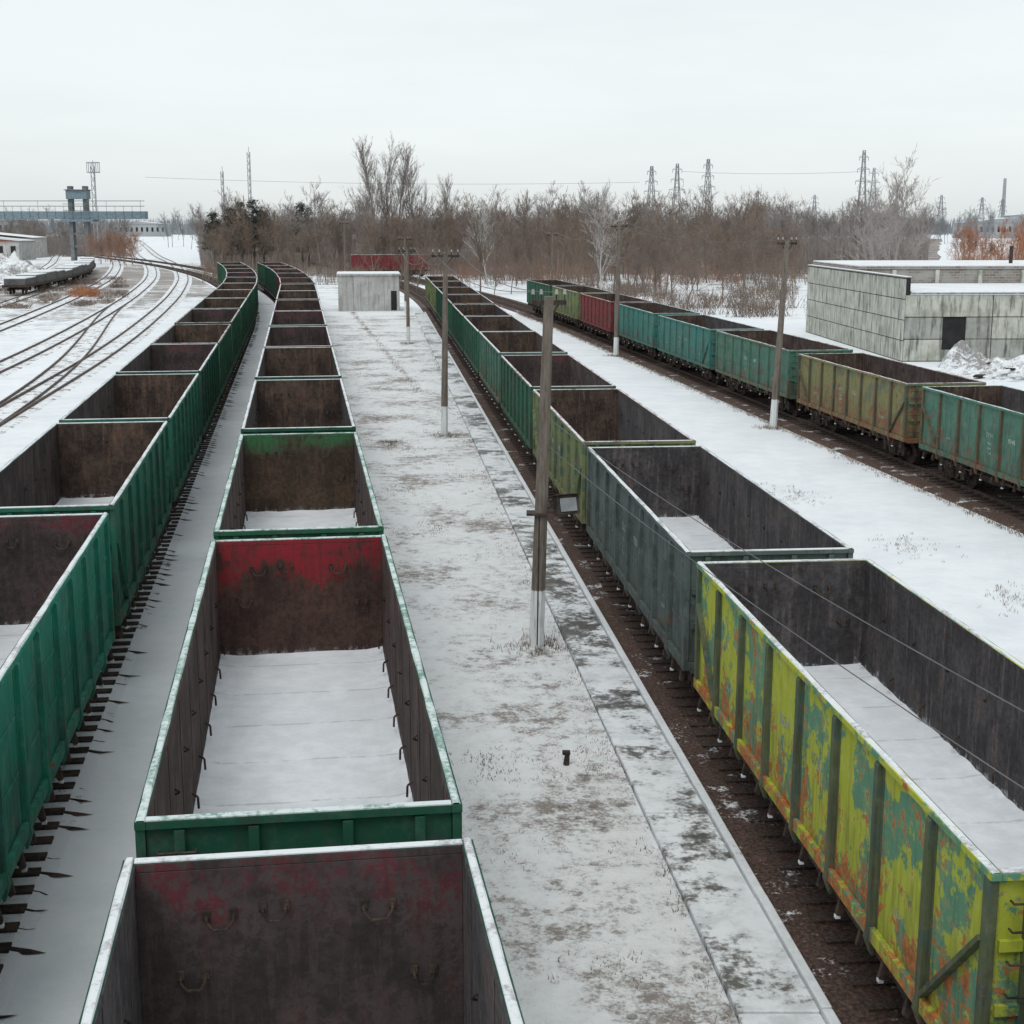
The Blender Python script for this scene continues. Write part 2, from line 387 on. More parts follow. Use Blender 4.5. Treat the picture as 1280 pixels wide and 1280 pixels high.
# ------------------------------------------------------------------ trains
def train(f,yc0,pitch,k0,k1,z,sz,spec,side):
    for k in range(k0,k1):
        Y=yc0+pitch*k; sp=spec[(k-k0)%len(spec)] if k-k0<len(spec) else random.choice(spec[3:])
        r=sp.get('r') or (random.choice([M_rim,M_rim_p,M_rim_d]) if k-k0>4 else M_rim)
        wagon(f(Y),Y,ang(f,Y),z,sz*sp.get('sz',1)*random.uniform(.99,1.01),sp.get('m','B'),sp['p'],sp.get('post'),sp.get('i'),sp.get('e'),r,side if sp.get('t') else 0)
D=dict
train(tk1,21.3-13.3,13.3,0,15,.2,1.03,[D(p='teal',i=I_brown,e=E_red2),D(p='teal',i=I_brown,e=E_red2),D(p='teal2',i=I_dark,e=E_brown,m='A'),D(p='teal2',i=I_dark,e=E_brown),D(p='dkgreen',i=I_dark,e=E_red2),D(p='green',i=I_dark,e=E_brown),D(p='green',i=I_brown,e=E_red2),D(p='green',i=I_dark,e=E_brown)],1)
train(tk2,19.46-13.3,13.3,0,15,.2,1.03,[D(p='dkgreen',i=I_grey,e=E_red2),D(p='dkgreen',i=I_brown,e=E_red,r=M_rim_g),D(p='green',i=I_brown,e=E_green,m='A',r=M_rim_g),D(p='dkgreen',i=I_dark,e=E_brown),D(p='dkgreen',i=I_dark,e=E_brown),D(p='maroon',i=I_dark,e=E_red2),D(p='green',i=I_dark,e=E_red2),D(p='dkgreen',i=I_dark,e=E_brown)],1)
train(tk4,18.95-13.35,13.35,0,12,.2,.945,[D(p='green',i=I_grey,e=I_grey),D(p='yellow',post='post',i=I_grey,e=I_grey,m='A',t=1),D(p='greygreen',i=I_grey,e=I_grey,t=1,sz=.99),D(p='olive',post='olive',i=I_grey,e=E_brown,m='A',t=1,r=M_rim_p),D(p='green',i=I_brown,e=E_red2,r=M_rim_p),D(p='turq2',i=I_brown,e=E_brown),D(p='green',i=I_brown,e=E_brown),D(p='dkgreen',i=I_dark,e=E_brown)],-1)
train(tk5,60.9-27.6,13.8,0,9,.2,.92,[D(p='green',r=M_rim_g),D(p='turq2',post='postrust',r=M_rim_g,t=1,m='A'),D(p='rusty',post='postrust',r=M_rim_d,t=1,i=I_brown,m='A'),D(p='turq2',post='turq2',r=M_rim_d,t=1,i=I_brown),D(p='turq',r=M_rim_g,t=1,m='A'),D(p='turq',r=M_rim_g,i=I_brown),D(p='red',r=M_rim_d,i=I_brown),D(p='olive',r=M_rim_d,i=I_brown),D(p='green',r=M_rim_d,i=I_dark)],-1)
wagon(-20.3,246,math.radians(-84),.2,1.02,'B','red')
def tkL(Y): return -62-.07*(Y-180)-(Y-180)**2/900
M_load=simple('sheet_load',(.07,.072,.072),(.12,.12,.115),.4,.8)
for k in range(7):
    Y=192+14.2*k; b=MB()
    b.box(-1.5,1.5,-6.7,6.7,.95,1.2,0)
    b.box(-1.3,1.3,-6.4,-.2,1.2,2.0+.3*(k%2),1); b.box(-1.3,1.3,.2,6.4,1.2,2.2,1)
    b.box(-1.32,1.32,-6.42,-.18,2.0+.3*(k%2),2.14+.3*(k%2),2); b.box(-1.32,1.32,.18,6.42,2.2,2.34,2)
    for cy in(-4.6,4.6):
        for w_ in(-.9,.9):
            for sx in(-1,1): b.beam((sx*.7,cy+w_,.475),(sx*.84,cy+w_,.475),.95,.95,0,16)
        for sx in(-1,1): b.box(min(sx*.9,sx*1.1),max(sx*.9,sx*1.1),cy-1.2,cy+1.2,.5,.8,0)
        b.box(-1.1,1.1,cy-.2,cy+.2,.6,.95,0)
    o=b.obj('flat_freight_wagon',[M_under,M_load,M_snowfloor],bevel=.03); o.location=(tkL(Y),Y,.15); o.rotation_euler=(0,0,ang(tkL,Y))
# ------------------------------------------------------------------ ground
def groundmat():
    m,nt,b=newmat('snowy_ground')
    g=N(nt,'ShaderNodeNewGeometry'); pos=g.outputs['Position']
    sp=N(nt,'ShaderNodeSeparateXYZ'); L(nt,pos,sp.inputs[0])
    a=noise(nt,pos,.06,4,.6); f=noise(nt,pos,.9,5,.72); s=noise(nt,pos,9,4,.7); h=noise(nt,pos,.22,5,.65)
    cov=lin(nt,sp.outputs['Y'],100,260,-.03,.10)
    cov=math2(nt,'ADD',cov,lin(nt,sp.outputs['Y'],300,380,0,-.11))
    lf=math2(nt,'MULTIPLY',lin(nt,sp.outputs['X'],-34,-42,0,.09),math2(nt,'MULTIPLY',lin(nt,sp.outputs['Y'],90,130,0,1),lin(nt,sp.outputs['Y'],260,330,1,0)))
    sm=wsum(nt,(a,.25),(h,.30),(f,.3),(s,.15)); sm=math2(nt,'ADD',math2(nt,'ADD',sm,cov),lf)
    base=mix(nt,ramp(nt,wsum(nt,(h,.5),(f,.5)),.38,.66),SNOW,(.72,.755,.785))
    dirt=mix(nt,ramp(nt,h,.4,.6),(.24,.175,.125),(.15,.135,.12))
    c=mix(nt,math2(nt,'MULTIPLY',ramp(nt,sm,.555,.66),.80),base,dirt)
    L(nt,c,b.inputs['Base Color']); b.inputs['Roughness'].default_value=.85; b.inputs['Specular IOR Level'].default_value=.15
    bump(nt,b,math2(nt,'ADD',f,s),.35,.05)
    return m
M_ground=groundmat()
grid_obj('ground',-3000,3000,-200,6000,30,30,lambda x,y:0,M_ground)
M_forest=snowmat('forest_floor',(.48,.47,.46),dirt=(.12,.095,.08),amt=.9,scale=.5,bs=.5)
def X(px,Y): return (px-640)/1830*Y*.985
grid_obj('forest_floor',248,1175,262,760,20,20,lambda x,y:.02,M_forest,xf=lambda u,y:X(u,y)+2.5*mnoise.noise(Vector((u*.05,y*.08,0))))
grid_obj('forest_floor',-80,172,385,900,20,20,lambda x,y:.02,M_forest,xf=lambda u,y:X(u,y)-(y-385)*.06)
M_yard=snowmat('yard_snow',(.83,.84,.845),dirt=(.13,.10,.082),amt=.64,scale=1.0,bs=1.0,prints=.6,soft=.10)
def zn(x,y): return .035+.022*mnoise.noise(Vector((x*.6,y*.6,0)))+.014*mnoise.noise(Vector((x*3,y*3,5)))
def pathL(Y): return 4.2-.0938*Y
def yx(u,y):
    l=tk2(y)+2.1; r=pathL(y)-.02; return l+(r-l)*u
grid_obj('yard_snow',0,1,-5,148,40,800,zn,M_yard,xf=yx)
m,nt,b=newmat('path_concrete'); v=coords(nt,rand=False)
n=noise(nt,v,.42,5,.62); g=noise(nt,v,9,5,.7); f_=noise(nt,v,2.2,5,.7)
s=wsum(nt,(n,.5),(f_,.28),(g,.22))
conc=mix(nt,ramp(nt,g,.35,.65),(.045,.042,.038),(.15,.14,.125))
vo=N(nt,'ShaderNodeTexVoronoi'); vo.inputs['Scale'].default_value=2.1; L(nt,v,vo.inputs['Vector'])
k=math2(nt,'MULTIPLY',math2(nt,'SUBTRACT',1.0,ramp(nt,vo.outputs['Distance'],.08,.17)),ramp(nt,f_,.45,.55))
c=mix(nt,ramp(nt,s,.49,.56),mix(nt,ramp(nt,f_,.4,.65),(.78,.80,.815),(.60,.62,.63)),conc)
c=mix(nt,math2(nt,'MULTIPLY',k,.6),c,(.12,.11,.10))
L(nt,c,b.inputs['Base Color']); L(nt,lin(nt,ramp(nt,s,.49,.56),0,1,.8,.35),b.inputs['Roughness']); bump(nt,b,math2(nt,'SUBTRACT',s,math2(nt,'MULTIPLY',k,.3)),.6,.05)
M_path=m
M_kerb=snowmat('kerb_snow',(.80,.82,.835),dirt=(.15,.14,.13),amt=.3,scale=2)
pb=MB()
Y=-5.0
while Y<150:
    l=3.0
    def q(Yy,d,z): return (4.2-.0938*Yy+d,Yy,z)
    jz=random.uniform(-.012,.012)
    for (d0,d1,z1) in((0.0,.985,.12+jz),(1.0,1.13,.18+jz*.5)):
        pb.add([q(Y,d0,0),q(Y,d1,0),q(Y+l-.02,d1,0),q(Y+l-.02,d0,0),q(Y,d0,z1),q(Y,d1,z1),q(Y+l-.02,d1,z1),q(Y+l-.02,d0,z1)],
          [(0,3,2,1),(4,5,6,7),(0,1,5,4),(1,2,6,5),(2,3,7,6),(3,0,4,7)],0 if d0==0 else 1)
    Y+=l
pb.obj('concrete_path',[M_path,M_kerb],bevel=.015)
M_grass=simple('dry_grass',(.22,.155,.095),(.13,.095,.065),.5,.9,bmp=0)
gb=MB()
def tuft(x,y,n,h):
    for _ in range(n):
        a=random.uniform(0,6.28); l=random.uniform(.4,1)*h; dx,dy=math.cos(a),math.sin(a); lean=random.uniform(.2,1.0)
        bx=x+random.gauss(0,.07);by=y+random.gauss(0,.07); w=.008
        gb.v+= [(bx-dy*w,by+dx*w,.02),(bx+dy*w,by-dx*w,.02),(bx+dx*l*lean,by+dy*l*lean,.03+l*.7)]; k=len(gb.v); gb.f.append((k-3,k-2,k-1)); gb.m.append(0)
c=0
while c<2600:
    y=8+102*random.random()**1.3; u=random.random(); x=yx(u,y)
    if mnoise.noise(Vector((x*.35,y*.35,9)))+random.gauss(0,.10)>.22: tuft(x,y,random.randint(3,9),random.uniform(.04,.12)); c+=1
for _ in range(1300):
    y=random.uniform(8,130); x=pathL(y)+random.choice([random.gauss(-.05,.12),random.gauss(1.35,.15)]); tuft(x,y,5,.12)
for _ in range(1500):
    y=random.uniform(12,150); x=tk5(y)-2.2-abs(random.gauss(0,.2)); tuft(x,y,6,.20)
for _ in range(500):
    t=random.random(); tuft(-5.1-11.5*t+random.gauss(0,.15),81+72*t,5,.2)
for (cx_,cy_) in((11.5,42),(9.8,50),(14,58),(8,34),(12.6,36)):
    for _ in range(50): tuft(cx_+random.gauss(0,.5),cy_+random.gauss(0,.9),5,.12)
for (px,py) in((.54,31.6),(-3.0,64.3),(12,66.8),(-8,113.4),(7.3,103),(-5.3,62)):
    for _ in range(60): tuft(px+random.gauss(0,.35),py+random.gauss(0,.35),6,.26)
gb.obj('grass',[M_grass])
# ------------------------------------------------------------------ utility poles
m,nt,b=newmat('pole_concrete'); v=coords(nt,rand=False)
n=noise(nt,coords(nt,(4,4,.6)),3,5,.7)
c=mix(nt,ramp(nt,n,.35,.7),(.19,.16,.13),(.10,.082,.066))
e=math2(nt,'ADD',zcoord(nt),math2(nt,'MULTIPLY',n,.12))
c=mix(nt,ramp(nt,e,1.38,1.42),mix(nt,ramp(nt,n,.45,.75),(.70,.72,.72),(.36,.35,.33)),c)
L(nt,c,b.inputs['Base Color']); b.inputs['Roughness'].default_value=.9; bump(nt,b,n,.3,.02); M_pole=m
M_iron=simple('dark_iron',(.03,.027,.025),(.07,.05,.04),6,.7)
M_ins=simple('insulator',(.35,.35,.33),(.28,.28,.26),4,.3,bmp=0)
M_lens=simple('lamp_glass',(.30,.32,.33),(.22,.23,.24),4,.15,bmp=0)
def pole(x,y,h,r=.17,arm=1.0,lean=0,lamp=False,rot=0):
    b=MB(); b.beam((0,0,-.1),(lean,0,h),r*2,r*2,0,8,w1=r*1.25)
    b.box(-arm/2+lean,arm/2+lean,-.05,.05,h-.18,h-.08,1)
    for k in(-.45,-.22,.22,.45):
        xx=lean+k*arm; b.beam((xx,0,h-.08),(xx,0,h+.06),.03,.03,1,6); b.beam((xx,0,h+.04),(xx,0,h+.15),.09,.09,2,8,w1=.05)
    b.beam((lean-.3*arm,0,h-.12),(lean,0,h-.55),.04,.04,1)
    b.beam((lean+.3*arm,0,h-.12),(lean,0,h-.55),.04,.04,1)
    if lamp:
        z=3.1
        b.box(-.22,.22,-.22,.2,z-.05,z+.0,1); b.box(.1,.6,-.04,.04,z-.03,z+.03,1); b.beam((.15,0,z),(.52,0,z+.28),.035,.035,1)
        M=Matrix.Translation((.66,-.12,z+.18))@Matrix.Rotation(math.radians(25),4,'Z')@Matrix.Rotation(math.radians(-15),4,'X')
        b.box(-.26,.26,-.08,.14,-.21,.21,1,M); b.box(-.20,.20,-.10,-.082,-.15,.15,3,M)
        b.box(-.29,.29,-.16,.12,.212,.24,1,M)
        b.beam((.02,-.16,.1),(.06,-.15,z),.035,.035,1,6)
    o=b.obj('utility_pole',[M_pole,M_iron,M_ins,M_lens],bevel=.006)
    o.location=(x,y,0); o.rotation_euler=(0,0,rot); return o
pole(.54,31.6,7.8,.18,.75,.25,lamp=True)
pole(-3.0,64.3,8.0,.17,1.2,.12)
pole(-8.0,113.4,7.2,.16,1.3,0)
pole(-10.8,150,7.6,.16,1.3,0)
pole(12.0,66.8,8.5,.18,.9,.35)
pole(7.3,103,9.1,.20,1.2,0.1)
pole(4.2,155,8.0,.18,1.2,0)
pole(-27,240,9,.18,1.5,0)
pole(9.5,-9,8.0,.17,1.0,0)
M_wire=simple('wire',(.16,.16,.16),(.12,.12,.12),1,.6,bmp=0)
def wire(a,bb,sag,r=.012,n=24,name='overhead_wire'):
    b=MB(); pts=[]
    for i in range(n+1):
        t=i/n; p=Vector(a).lerp(Vector(bb),t); p.z-=sag*4*t*(1-t); pts.append(p)
    b.tube(pts,r,0,4); b.obj(name,[M_wire])
wire((.75,31.6,4.6),(9.1,-9,5.6),.75,.005)
wire((.75,31.6,5.2),(9.9,-9,6.2),.85,.005)
for k in(-.45,.45):
    wire((.79+k*.75,31.6,7.9),(-2.88+k*1.2,64.3,8.1),.5,.008)
    wire((-2.88+k*1.2,64.3,8.1),(-8+k*1.3,113.4,7.3),.9,.012)
    wire((12.35+k*.9,66.8,8.6),(7.4+k*1.2,103,9.2),.6,.010)
    wire((7.4+k*1.2,103,9.2),(4.2+k*1.2,155,8.1),.9,.013)
b=MB(); b.beam((0,0,0),(0.02,0,.22),.14,.12,0,6,w1=.11); b.box(-.07,.07,-.06,.06,.2,.26,0)
o=b.obj('marker_peg',[M_iron],bevel=.01); o.location=(.95,24.3,.03)
# ------------------------------------------------------------------ hut
def wallmat(name,c1,c2,dk=.75):
    m,nt,b=newmat(name); v=coords(nt,rand=False); n=noise(nt,v,.8,5,.68); st=noise(nt,coords(nt,(1.6,1.6,.22),rand=False),2,5,.7)
    c=mix(nt,ramp(nt,n,.38,.68),c1,c2); c=mix(nt,math2(nt,'MULTIPLY',ramp(nt,st,.45,.68),dk),c,tuple(x*.35 for x in c2))
    L(nt,c,b.inputs['Base Color']); b.inputs['Roughness'].default_value=.9; bump(nt,b,n,.4,.05); return m
M_wall=wallmat('hut_plaster',(.48,.48,.46),(.36,.35,.33),.5)
M_dark=simple('dark_opening',(.02,.02,.02),(.03,.03,.03),2,.7,bmp=0)
M_snow=snowmat('roof_snow',SNOW,amt=.15,dirt=(.2,.18,.17))
b=MB(); b.box(-3.2,3.2,0,6,0,3.7,0); b.box(-3.35,3.35,-.15,6.15,3.7,3.86,0); b.box(-3.3,3.3,-.1,6.1,3.861,3.93,2)
b.box(2.3,2.9,-.04,-.003,.1,2.1,1); b.box(3.203,3.23,2,3,1.4,2.3,1)
for x in(-3.2,-1.6,0,1.6): b.box(x+1.58,x+1.6,-.02,-.001,.0,3.68,1)
o=b.obj('concrete_hut',[M_wall,M_dark,M_snow],bevel=.03); o.location=(-15,155,0); o.rotation_euler=(0,0,math.radians(6))
# ------------------------------------------------------------------ right building
M_pan=wallmat('concrete_panel',(.52,.53,.47),(.34,.345,.29),.95)
M_pan2=wallmat('concrete_panel_grey',(.36,.37,.34),(.25,.25,.22),.95)
m,nt,b=newmat('old_brick'); v=coords(nt,rand=False)
br=N(nt,'ShaderNodeTexBrick'); br.inputs['Scale'].default_value=1; br.inputs['Brick Width'].default_value=.5; br.inputs['Row Height'].default_value=.2; br.inputs['Mortar Size'].default_value=.02
mp=N(nt,'ShaderNodeMapping'); mp.inputs['Rotation'].default_value=(math.radians(90),0,0); L(nt,v,mp.inputs['Vector']); L(nt,mp.outputs[0],br.inputs['Vector'])
br.inputs['Color1'].default_value=(.17,.14,.12,1); br.inputs['Color2'].default_value=(.26,.23,.20,1); br.inputs['Mortar'].default_value=(.34,.33,.31,1)
L(nt,mix(nt,ramp(nt,noise(nt,v,.7,5,.6),.45,.65),br.outputs['Color'],(.32,.31,.29)),b.inputs['Base Color']); b.inputs['Roughness'].default_value=.9; M_brick=m
bd=bpy.data.objects.new('derelict_concrete_building',None); COL.objects.link(bd); bd.location=(26.3,99,0); bd.rotation_euler=(0,0,math.radians(2.5))
b=MB()
b.box(.06,.4,.06,27,0,5.6,1)
ph=1.38
for r in range(4):
    for c in range(5):
        j=random.uniform(-.015,.015)
        b.box(j,.08,.03+c*5.4,.03+c*5.4+5.33,.06+r*ph,.06+r*ph+ph-.055,0)
b.box(-.04,.45,0,27.1,5.6,5.66,2); b.box(-.02,.43,.02,27.0,5.661,5.70,3)
b.box(.40,36,.13,.4,0,4.45,1)
for r in range(3):
    for c in range(6):
        x0=.1+c*6; j=random.uniform(-.015,.015); mt=0 if r==2 else (4 if (r+c)%2 else 0)
        if r==1 and c in(0,3):
            b.box(x0,x0+2.6,j,.12,.06+1.48,.06+1.48*2-.055,mt); b.box(x0+4.2,x0+5.94,j,.12,.06+1.48,.06+1.48*2-.055,mt)
        elif r==0 and c==0:
            b.box(x0,x0+2.6,j,.12,.06,.06+1.425,0); b.box(x0+4.2,x0+5.94,j,.12,.06,1.5,4); b.box(x0+2.6,x0+4.2,.02,.12,.06,.8,4)
        else: b.box(x0,x0+5.94,j,.12,.06+r*1.48,.06+r*1.48+1.425,mt)
b.box(.42,36,-.05,.45,4.5,4.62,4)
b.box(.46,36,-.03,12.9,4.621,4.70,3)
b.box(.42,36,13.0,13.4,4.7,5.75,2)
b.box(.42,36,12.9,27.0,5.75,5.95,2)
b.box(.42,36,13,26.9,5.951,6.04,3)
b.box(35.6,36,.4,27,0,4.6,2)
b.obj('walls',[M_pan,M_dark,M_brick,M_snow,M_pan2],bevel=.012,parent=bd)
b=MB()
for i in range(9): b.box(3+i*3.3,3.3+i*3.3,12.8,12.99,4.72,5.7,0)
b.beam((14,18,6),(14,18,7.4),.3,.3,1,8); b.beam((24,20,6),(24,20,6.9),.5,.5,1,8)
b.obj('roof_vents',[M_pan,M_iron],bevel=.01,parent=bd)
def heap(name,cx,cy,rx,ry,h,mat,seed=0,n=30):
    def zf(x,y):
        d=((x-cx)/rx)**2+((y-cy)/ry)**2
        return max(-.03,h*(max(0,1-d)**1.2)*(1+.9*mnoise.noise(Vector((x*.7,y*.7,seed))))+ (.2*mnoise.noise(Vector((x*2,y*2,seed))) if d<1 else -.1))
    return grid_obj(name,cx-rx,cx+rx,cy-ry,cy+ry,n,n,zf,mat)
M_rub=snowmat('rubble_snow',SNOW,dirt=(.12,.11,.10),amt=.75,scale=.9,bs=.9)
heap('snow_mound',32.5,91,6.0,4,1.0,M_rub,1); heap('snow_mound',40,91,7,4,1.3,M_rub,5); heap('snow_mound',29.3,95,1.6,2.0,1.7,M_rub,8)
b=MB()
for i in range(110):
    x=random.uniform(28,46);y=random.uniform(86,96);s=random.uniform(.1,.5)
    M=Matrix.Translation((x,y,s*.3+random.uniform(0,.6)))@Matrix.Rotation(random.uniform(0,3),4,'Z')@Matrix.Rotation(random.uniform(-.6,.6),4,'X')
    b.box(-s,s,-s*.5,s*.5,-s*.18,s*.18,random.choice([0,0,1,2]),M)
b.obj('concrete_rubble',[M_pan,M_snow,M_iron],bevel=.02)
heap('snow_mound',-88,250,11,8,3.6,M_rub,3); heap('snow_mound',-82,228,10,6,1.2,M_rub,13)
def shed(x,y,w,d,h,rot=0,rc=None,name='industrial_shed',wm=None):
    b=MB(); b.box(0,w,0,d,0,h,0); b.prism([(-.3,h),(w+.3,h),(w/2,h+w*.05)],'y',-.3,d+.3,1); 
    b.prism([(-.3,h+.06),(w/2,h+w*.05+.08),(w+.3,h+.06),(w/2,h+w*.05+.02)],'y',-.35,d+.35,2)
    for i in range(int(w/3)): b.box(1+i*3,2.2+i*3,-.05,-.002,h*.4,h*.75,3)
    o=b.obj(name,[wm or M_wall,rc or M_iron,M_snow,M_dark]); o.location=(x,y,0); o.rotation_euler=(0,0,rot)
M_redroof=simple('red_roof',(.28,.09,.07),(.2,.07,.06),2,.8)
M_far=simple('far_wall_hazy',(.32,.335,.345),(.37,.385,.395),.1,.9,bmp=0)  # pale grey carries the haze of far factories and chimneys as colour
shed(-134,350,18,12,4.5,0,M_redroof); shed(-150,372,30,12,5,0)
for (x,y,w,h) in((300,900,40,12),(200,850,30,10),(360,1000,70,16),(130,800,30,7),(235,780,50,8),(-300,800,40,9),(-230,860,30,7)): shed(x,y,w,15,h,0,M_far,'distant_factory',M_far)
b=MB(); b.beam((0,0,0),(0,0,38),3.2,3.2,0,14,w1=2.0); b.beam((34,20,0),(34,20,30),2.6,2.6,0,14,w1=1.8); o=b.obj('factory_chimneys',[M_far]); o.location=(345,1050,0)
# ------------------------------------------------------------------ gantry bridge at left
M_blue=simple('gantry_blue_steel',(.15,.21,.25),(.21,.27,.30),2,.7)
M_greyc=simple('gantry_concrete',(.20,.21,.22),(.15,.16,.16),1,.9)
b=MB(); gy=350
b.box(-135,-86,gy,gy+3,9.6,11.4,0)
for i in range(25):
    x=-135+i*2; b.box(x,x+.12,gy-.1,gy-.01,9.6,11.4,1); b.box(x,x+.08,gy-.02,gy+.06,11.4,13.9 if i%4==0 else 12.6,1)
b.box(-135,-86,gy-.02,gy+.1,12.5,12.65,1); b.box(-135,-86,gy-.02,gy+.1,13.7,13.85,1)
for sx in(-104,-100.5): b.box(sx,sx+.9,gy+.3,gy+2.5,-.2,17.2,2)
for z in(3,6,9): b.box(-103.1,-100.5,gy+.6,gy+2.2,z,z+.5,2)
b.box(-105.5,-98,gy-1,gy+4,9.0,9.55,0); b.box(-104.2,-99.4,gy-.4,gy+3.2,14.2,16.2,0)
for z in(11.5,13.0): b.box(-105,-98.4,gy-.6,gy-.4,z,z+.12,1)
b.box(-104.5,-99.2,gy-.8,gy+3.4,16.2,16.4,2)
b.obj('signal_gantry_bridge',[M_blue,M_greyc,M_greyc],bevel=.03)
M_pyl=simple('pylon_steel_hazy',(.33,.35,.37),(.27,.29,.31),.1,.8,bmp=0)  # steel greyed and lightened, haze is baked into this colour
def pylon(x,y,h,w=7,arms=3,name='power_pylon',t=.28,mat=None):
    b=MB(); n=9
    def cw(z): return w*(1-z/h)**1.3*.5+.45
    pv=None
    for i in range(n+1):
        z=h*(1-(1-i/n)**1.25); c=cw(z); ring=[(-c,-c,z),(c,-c,z),(c,c,z),(-c,c,z)]
        if pv:
            for k in range(4):
                b.beam(pv[k],ring[k],t); b.beam(pv[k],ring[(k+1)%4],t*.55); b.beam(ring[k],ring[(k+1)%4],t*.5)
        pv=ring
    for k in range(arms):
        z=h*(.66+.13*k); a=w*(.70-.14*k)
        for sx in(-1,1):
            b.beam((0,0,z),(sx*a,0,z+.3),t*.8); b.beam((0,0,z+1.4),(sx*a,0,z+.3),t*.6); b.beam((sx*a,0,z+.3),(sx*a,0,z-1.2),t*.7)
    o=b.obj(name,[mat or M_pyl]); o.location=(x,y,0); o.rotation_euler=(0,0,random.uniform(-.4,.4)); return o
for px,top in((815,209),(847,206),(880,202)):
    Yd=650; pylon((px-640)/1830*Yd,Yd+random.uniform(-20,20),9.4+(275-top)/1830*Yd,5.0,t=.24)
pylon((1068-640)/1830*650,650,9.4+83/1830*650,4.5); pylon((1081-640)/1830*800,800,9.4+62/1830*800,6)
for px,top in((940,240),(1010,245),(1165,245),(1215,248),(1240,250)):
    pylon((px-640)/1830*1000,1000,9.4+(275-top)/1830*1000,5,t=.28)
def mast(x,y,h,w=.9,name='lattice_mast'):
    b=MB(); n=int(h/2); t=.14
    pv=None
    for i in range(n+1):
        z=h*i/n; c=w/2; ring=[(-c,-c,z),(c,-c,z),(0,c,z)]
        if pv:
            for k in range(3): b.beam(pv[k],ring[k],t); b.beam(pv[k],ring[(k+1)%3],t*.6)
        pv=ring
    b.beam((0,0,h),(0,0,h+1.5),.12,.12)
    o=b.obj(name,[M_pyl]); o.location=(x,y,0); return o
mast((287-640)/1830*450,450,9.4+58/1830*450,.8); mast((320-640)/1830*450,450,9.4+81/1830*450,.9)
o=mast((130-640)/1830*380,380,9.4+64/1830*380,1.0)
b=MB(); b.box(-1.5,1.5,-.8,.8,0,.2,0)
for x in(-1.4,-.5,.5,1.4): b.box(x-.06,x+.06,-.8,-.7,.2,2.4,0); b.box(x-.06,x+.06,.7,.8,.2,2.4,0)
b.box(-1.5,1.5,-.8,.8,2.4,2.6,0); q=b.obj('lamp_platform',[M_pyl]); q.parent=o; q.location=(0,0,9.4+68/1830*380-2.4)
wire(((847-640)/1830*650,650,30),(152,650,30),1,.05,10)
wire((-110,450,22),(40,470,21),1.2,.035,16)
# ------------------------------------------------------------------ trees
class TB:
    def __init__(s): s.v=[];s.f=[]
    def seg(s,p,q,r0,r1,n=3):
        d=q-p; 
        if d.length<1e-5: return
        u=d.orthogonal().normalized(); w=d.normalized().cross(u); o=len(s.v)
        for c,r in((p,r0),(q,r1)):
            for k in range(n):
                a=2*math.pi*k/n; s.v.append(c+u*(math.cos(a)*r)+w*(math.sin(a)*r))
        for k in range(n): s.f.append((o+k,o+(k+1)%n,o+n+(k+1)%n,o+n+k))
    def blade(s,p,q,w):
        d=q-p; u=d.cross(Vector((random.gauss(0,1),random.gauss(0,1),random.gauss(0,1))))
        if u.length<1e-6:return
        u=u.normalized()*w; o=len(s.v); s.v+= [p-u,p+u,q]; s.f.append((o,o+1,o+2))
def bare_tree(h,spread=.8,seed=0,twig=.024,dens=1.0,start=.22):
    random.seed(seed); t=TB()
    def grow(p,d,l,r,lev):
        n=4 if lev==0 else 3; pts=[p]; dd=d.copy()
        for i in range(n):
            dd=(dd+Vector((random.gauss(0,.10+.05*lev),random.gauss(0,.10+.05*lev),random.gauss(.04,.05)))).normalized()
            q=pts[-1]+dd*l/n
            ra=r*(1-i/n*.75); rb=r*(1-(i+1)/n*.75)
            t.seg(pts[-1],q,ra,rb,5 if lev==0 else 3); pts.append(q)
        cnt=int([13,7,6][lev]*dens+.5) if lev<3 else 0
        for k in range(cnt):
            tt=random.uniform(start if lev==0 else .15,1.0); i=min(n-1,int(tt*n)); fr=tt*n-i
            b0=pts[i].lerp(pts[i+1],fr); ax=(pts[i+1]-pts[i]).normalized()
            side=ax.orthogonal().normalized(); side.rotate(Matrix.Rotation(random.uniform(0,6.28),3,ax))
            an=random.uniform(.45,1.0)*spread; nd=(ax*math.cos(an)+side*math.sin(an)+Vector((0,0,.18))).normalized()
            nl=l*random.uniform(.38,.62)*(1-.45*tt if lev==0 else 1); nr=r*(1-tt*.75)*random.uniform(.35,.55)
            if lev<2: grow(b0,nd,nl,max(nr,.012),lev+1)
            else:
                q=b0+nd*nl*.9; t.blade(b0,q,twig)
                for _ in range(3):
                    m=b0.lerp(q,random.uniform(.2,.9)); t.blade(m,m+(nd+Vector((random.gauss(0,.5),random.gauss(0,.5),random.gauss(.1,.3)))).normalized()*nl*random.uniform(.3,.6),twig*.8)
    grow(Vector((0,0,-.1)),Vector((0,0,1)),h*.92,h*.012,0)
    return np.array([tuple(v) for v in t.v]),t.f
VAR=[bare_tree(10,.85,1),bare_tree(11,.7,2),bare_tree(9,1.0,3),bare_tree(11,.6,4),bare_tree(8,.95,5,start=.08)]
POP=[bare_tree(16,.32,11,start=.1,dens=1.2),bare_tree(16,.38,12,start=.15,dens=1.1)]
def bark(name,c1,c2,kind='Object'):
    m,nt,b=newmat(name); g=N(nt,'ShaderNodeNewGeometry'); n=noise(nt,g.outputs['Position'],.12,2,.6)
    L(nt,mix(nt,ramp(nt,n,.38,.62),c1,c2),b.inputs['Base Color']); b.inputs['Roughness'].default_value=.95; b.inputs['Specular IOR Level'].default_value=.1; return m
